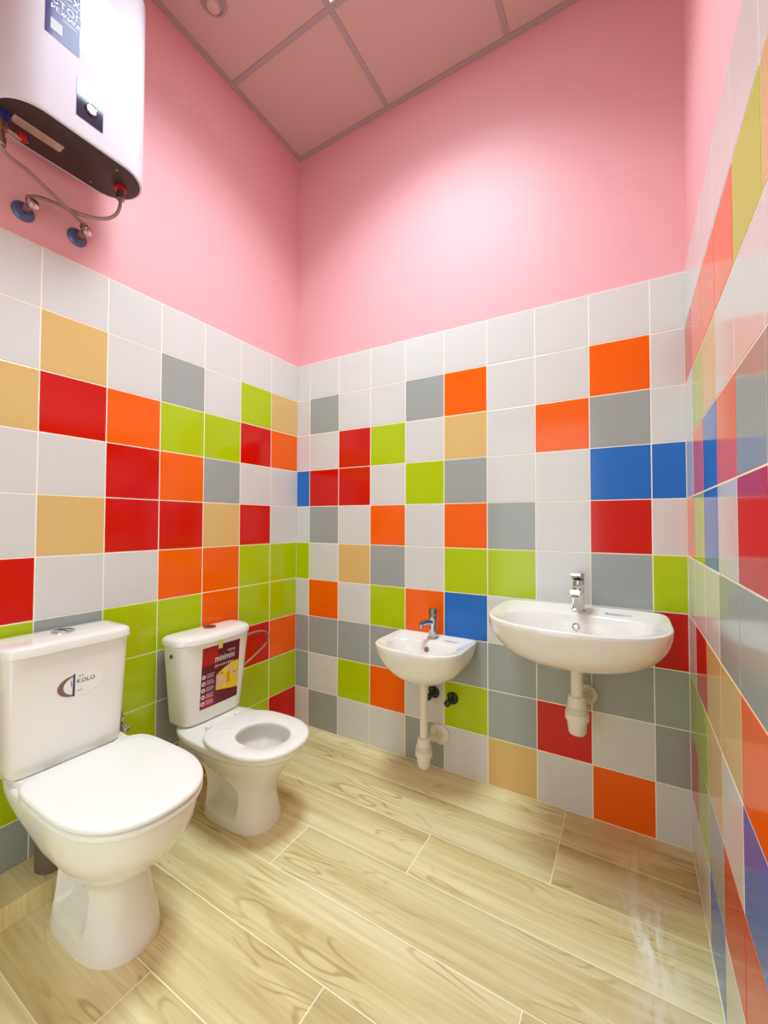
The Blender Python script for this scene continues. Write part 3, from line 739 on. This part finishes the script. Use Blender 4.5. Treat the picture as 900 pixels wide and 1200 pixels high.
bm = B(); lathe(bm, (tx, ty, tz + 0.0985), (0, 0, 1), [(0, 0.015), (0.004, 0.018), (0.030, 0.018), (0.036, 0.014)], 32); obj('push_button', bm, M_chrome2, TP)
bm = B(); tube(bm, [(tx - 0.004, ty - 0.010, tz + 0.075), (tx - 0.012, ty - 0.05, tz + 0.080), (tx - 0.018, ty - 0.085, tz + 0.080)], [0.012, 0.011, 0.011], 20); lathe(bm, (tx - 0.017, ty - 0.082, tz + 0.076), (0, 0, -1), [(0, 0.010), (0.014, 0.010)], 20); obj('spout', bm, M_chrome, TP)
trap('bottle_trap', CZ, 0.440, 0.205, 0.080, 'long white bottle trap hanging under the small hand basin', 0.0165, 0.033, (0.873, 0.157), flr=0.046)
angle_valve('angle_valve', 0.845, -0.0, 0.338, 'dark angle valve on the wall just right of the small basin drain pipe', None, M_blk, M_blk, 0.026, M_blk, (0, -1, 0), 1)
angle_valve('angle_valve', 0.935, -0.0, 0.330, 'dark angle valve on the green tile, farther right of the small basin pipe', None, M_blk, M_blk, 0.026, M_blk, (0, -1, 0), 1)

# ================================================================== WATER HEATER
HZ = 2.254; hx0, hx1, hy0, hy1 = 0.043, 0.240, -1.376, -0.978
hcx, hcy = (hx0 + hx1) / 2, (hy0 + hy1) / 2
HR = (hx1 - hx0) / 2; HS = (hy1 - hy0) / 2 - HR   # end radius, half straight
def stad(d, z, n=24):
    r = HR - d; out = []
    for k in range(n + 1):
        a = -pi / 2 + pi * k / n; out.append((hcx + r * cos(a + pi / 2), hcy + HS + r * sin(a + pi / 2), z))
    for k in range(n + 1):
        a = pi / 2 + pi * k / n; out.append((hcx + r * cos(a + pi / 2), hcy - HS + r * sin(a + pi / 2), z))
    return out
P = empty('water_heater', (hcx, hcy, HZ), 'white oval electric water heater hung high on the pink wall', 'water heater')
bm = B()
loft(bm, [stad(0.010, HZ + 0.006), stad(0.008, HZ), stad(0.003, HZ + 0.002), stad(0, HZ + 0.010), stad(0, 2.875), stad(0.005, 2.905), stad(0.018, 2.935), stad(0.040, 2.955), stad(0.09, 2.965)])
tk = obj('tank', bm, M_heater, P, smooth=45)
bm = B(); loft(bm, [stad(0.0085, HZ + 0.007), stad(0.0085, HZ + 0.0015), stad(0.012, HZ + 0.0005)])
bs = obj('base_cover', bm, M_base, P, smooth=30, label='dark brown plastic underside')
bm = B(); box(bm, (0.118, -1.325, HZ - 0.0006), (0.150, -1.205, HZ + 0.0004)); obj('rating_label', bm, M_rate, bs, smooth=0)
BT = lambda u, v, off: (0.118 + v, -1.325 + u, HZ - 0.0006 - off)
bm = B()
for k in range(4): put_rect(bm, 0.008, 0.006 + k * 0.006, 0.10 - 0.012 * (k % 2), 0.0075 + k * 0.006, BT, 0.0005, 0, 1)
obj('small_print', bm, M_inkb, bs, smooth=0)
for x, y in ((0.075, -1.10), (0.072, -1.27), (0.20, -1.08)):
    bm = B(); lathe(bm, (x, y, HZ + 0.0008), (0, 0, -1), [(0, 0.004), (0.002, 0.003)], 10); obj('screw', bm, M_chrome2, bs)
for x0, x1 in ((0.05, 0.06),):
    for z_ in (2.40, 2.80):
        bm = B(); box(bm, (-0.0055, hcy - 0.10, z_), (hx0 + 0.004, hcy + 0.10, z_ + 0.03)); obj('wall_bracket', bm, M_chrome2, P, smooth=0)
HF = lambda u, v, off: (hx1 + off, u, v) if abs(u - hcy) <= HS else (hcx + sqrt(max(0, HR * HR - (abs(u - hcy) - HS) ** 2)) + off, u, v)
# display
bm = B()
u0, u1, v0, v1 = -1.213, -1.142, 2.305, 2.425
put_rect(bm, u0, v0, u1, v1, HF, 0.0012, 0, 6)
dp = obj('display', bm, M_panelb, P, smooth=30, label='dark display plate with a ring-shaped knob')
bm = B(); cu_, cv_ = (u0 + u1) / 2 + 0.003, v0 + 0.045
lathe(bm, HF(cu_, cv_, 0.0014), (1, 0, 0), [(0, 0.017), (0.004, 0.0165), (0.005, 0.013), (0.003, 0.012)], 28); obj('dial', bm, M_chrome, dp)
bm = B(); put_text(bm, '1', 0.016, cu_ - 0.004, cv_ - 0.006, HF, 0.0060, 0); obj('dial_number', bm, M_print, dp, smooth=0)
bm = B(); put_text(bm, '\u2022 \u00b0C', 0.016, cu_ - 0.012, cv_ + 0.035, HF, 0.0020, 0)
obj('display_mark', bm, M_print, dp, smooth=0)
# violet sticker
u0, u1, v0, v1 = -1.292, -1.208, 2.478, 2.720
bm = B(); put_rect(bm, u0, v0, u1, v1, HF, 0.0010, 0, 10)
st = obj('sticker', bm, M_purple, P, smooth=30, label='violet advertising sticker with white Cyrillic lettering')
HT = lambda u, v, off: HF(u0 + u, v0 + v, off)
bm = B()
put_text(bm, '2-Х', 0.030, 0.038, 0.138, HT, 0.0018, 0)
put_text(bm, 'ступенчатый', 0.0105, 0.012, 0.125, HT, 0.0018, 0)
put_text(bm, 'СТОП', 0.028, 0.010, 0.098, HT, 0.0018, 0)
put_text(bm, 'РЕЖИМ', 0.0185, 0.011, 0.078, HT, 0.0018, 0)
put_text(bm, 'защиты', 0.010, 0.040, 0.066, HT, 0.0018, 0)
put_text(bm, 'АНТИ', 0.026, 0.010, 0.175, HT, 0.0018, 0)
obj('sticker_lettering', bm, M_print, st, smooth=0)
bm = B(); put_rect(bm, u0 + 0.012, v0 + 0.018, u0 + 0.040, v0 + 0.050, HF, 0.0018, 0, 2); obj('pale_square', bm, M_paleprint, st, smooth=0)

# fittings under the heater
P = empty('safety_valve', (0.105, -1.338, HZ), 'brass safety valve with blue collar under the left end of the heater', 'valve')
sx_, sy_ = 0.120, -1.345
bm = B(); lathe(bm, (sx_, sy_, HZ - 0.0002), (0, 0, -1), [(0, 0.022), (0.012, 0.022), (0.012, 0.014)], 24); obj('blue_collar', bm, M_blueplug, P, label='dark blue plastic collar')
bm = B(); lathe(bm, (sx_, sy_, HZ - 0.0125), (0, 0, -1), [(0, 0.012), (0.012, 0.012), (0.012, 0.0155), (0.03, 0.0155), (0.03, 0.010), (0.055, 0.010), (0.055, 0.013), (0.075, 0.013), (0.078, 0.009)], 20)
tube(bm, [(sx_, sy_, HZ - 0.034), (sx_ - 0.005, sy_ + 0.045, HZ - 0.034)], 0.008, 14); obj('body', bm, M_brass, P)
bm = B(); box(bm, (sx_ - 0.014, sy_ + 0.038, HZ - 0.034 - 0.003), (sx_ + 0.006, sy_ + 0.058, HZ - 0.022), 0.002); obj('release_lever', bm, M_redplug, P)
P = empty('hot_outlet', (0.12, -1.028, HZ), 'chrome outlet nut with red collar under the right end of the heater', 'pipe fitting')
ox, oy = 0.135, -1.035
bm = B(); lathe(bm, (ox, oy, HZ - 0.0002), (0, 0, -1), [(0, 0.019), (0.008, 0.019), (0.008, 0.013)], 24); obj('red_collar', bm, M_redplug, P, label='red plastic collar')
bm = B(); lathe(bm, (ox, oy, HZ - 0.0085), (0, 0, -1), [(0, 0.010), (0.014, 0.010), (0.014, 0.013), (0.032, 0.013), (0.034, 0.008)], 16); obj('nut', bm, M_chrome2, P)
va, vb = (-1.251, 2.084), (-1.103, 2.090)
def heater_valve(y, z, label, flip):
    Pv = empty('angle_valve', (0, y, z), label, 'valve')
    c = Vector((-0.0058, y, z)); a = Vector((1, 0, 0))
    bm = B(); lathe(bm, c, a, [(0, 0.030), (0.003, 0.030), (0.010, 0.024), (0.012, 0.012)], 28); obj('flange', bm, M_escut, Pv, label='blue-grey round flange')
    bm = B(); tube(bm, [c + a * 0.012, c + a * 0.055], 0.0105, 18); tube(bm, [c + a * 0.042, c + a * 0.042 + Vector((0, 0.004, 0.03))], 0.008, 14); lathe(bm, c + a * 0.042 + Vector((0, 0.002, 0.018)), (0, 0.13, 1), [(0, 0.0115), (0.014, 0.0115)], 6); obj('body', bm, M_brass, Pv)
    bm = B(); lathe(bm, c + a * 0.0552, (1, 0.25, 0.0), [(0, 0.006), (0.008, 0.006), (0.009, 0.016), (0.018, 0.015), (0.02, 0.01)], 10); obj('knob', bm, M_chrome, Pv)
    return c + a * 0.042 + Vector((0, 0.004, 0.032))
e1 = heater_valve(*va, 'left wall valve with round blue-grey flange below the heater', 1)
e2 = heater_valve(*vb, 'right wall valve with round blue-grey flange below the heater', 1)
bm = B(); s0 = Vector((sx_, sy_, HZ - 0.0905))
tube(bm, bez(s0, s0 + Vector((0, 0.004, -0.012)), s0 + Vector((-0.01, 0.03, -0.018)), s0.lerp(e2 + Vector((0, 0, 0.002)), 0.25), 8) + [s0.lerp(e2 + Vector((0, 0, 0.002)), 0.6), e2 + Vector((0, 0, 0.001))], 0.0052, 12)
o = obj('supply_hose', bm, M_braid, None); o['label'] = 'straight braided hose from safety valve down to the right wall valve'; o['category'] = 'hose'
bm = B(); s1 = Vector((ox, oy, HZ - 0.043))
tube(bm, bez(s1, s1 + Vector((0, 0.002, -0.075)), s1 + Vector((-0.05, -0.03, -0.075)), s1 + Vector((-0.088, -0.09, -0.070)), 14) + bez(s1 + Vector((-0.088, -0.09, -0.070)), s1 + Vector((-0.112, -0.15, -0.064)), e1 + Vector((0.0, 0.03, 0.025)), e1 + Vector((0, 0.0, 0.0015)), 14)[1:], 0.0052, 12)
o = obj('supply_hose', bm, M_braid, None); o['label'] = 'curved braided hose from the heater outlet to the left wall valve'; o['category'] = 'hose'
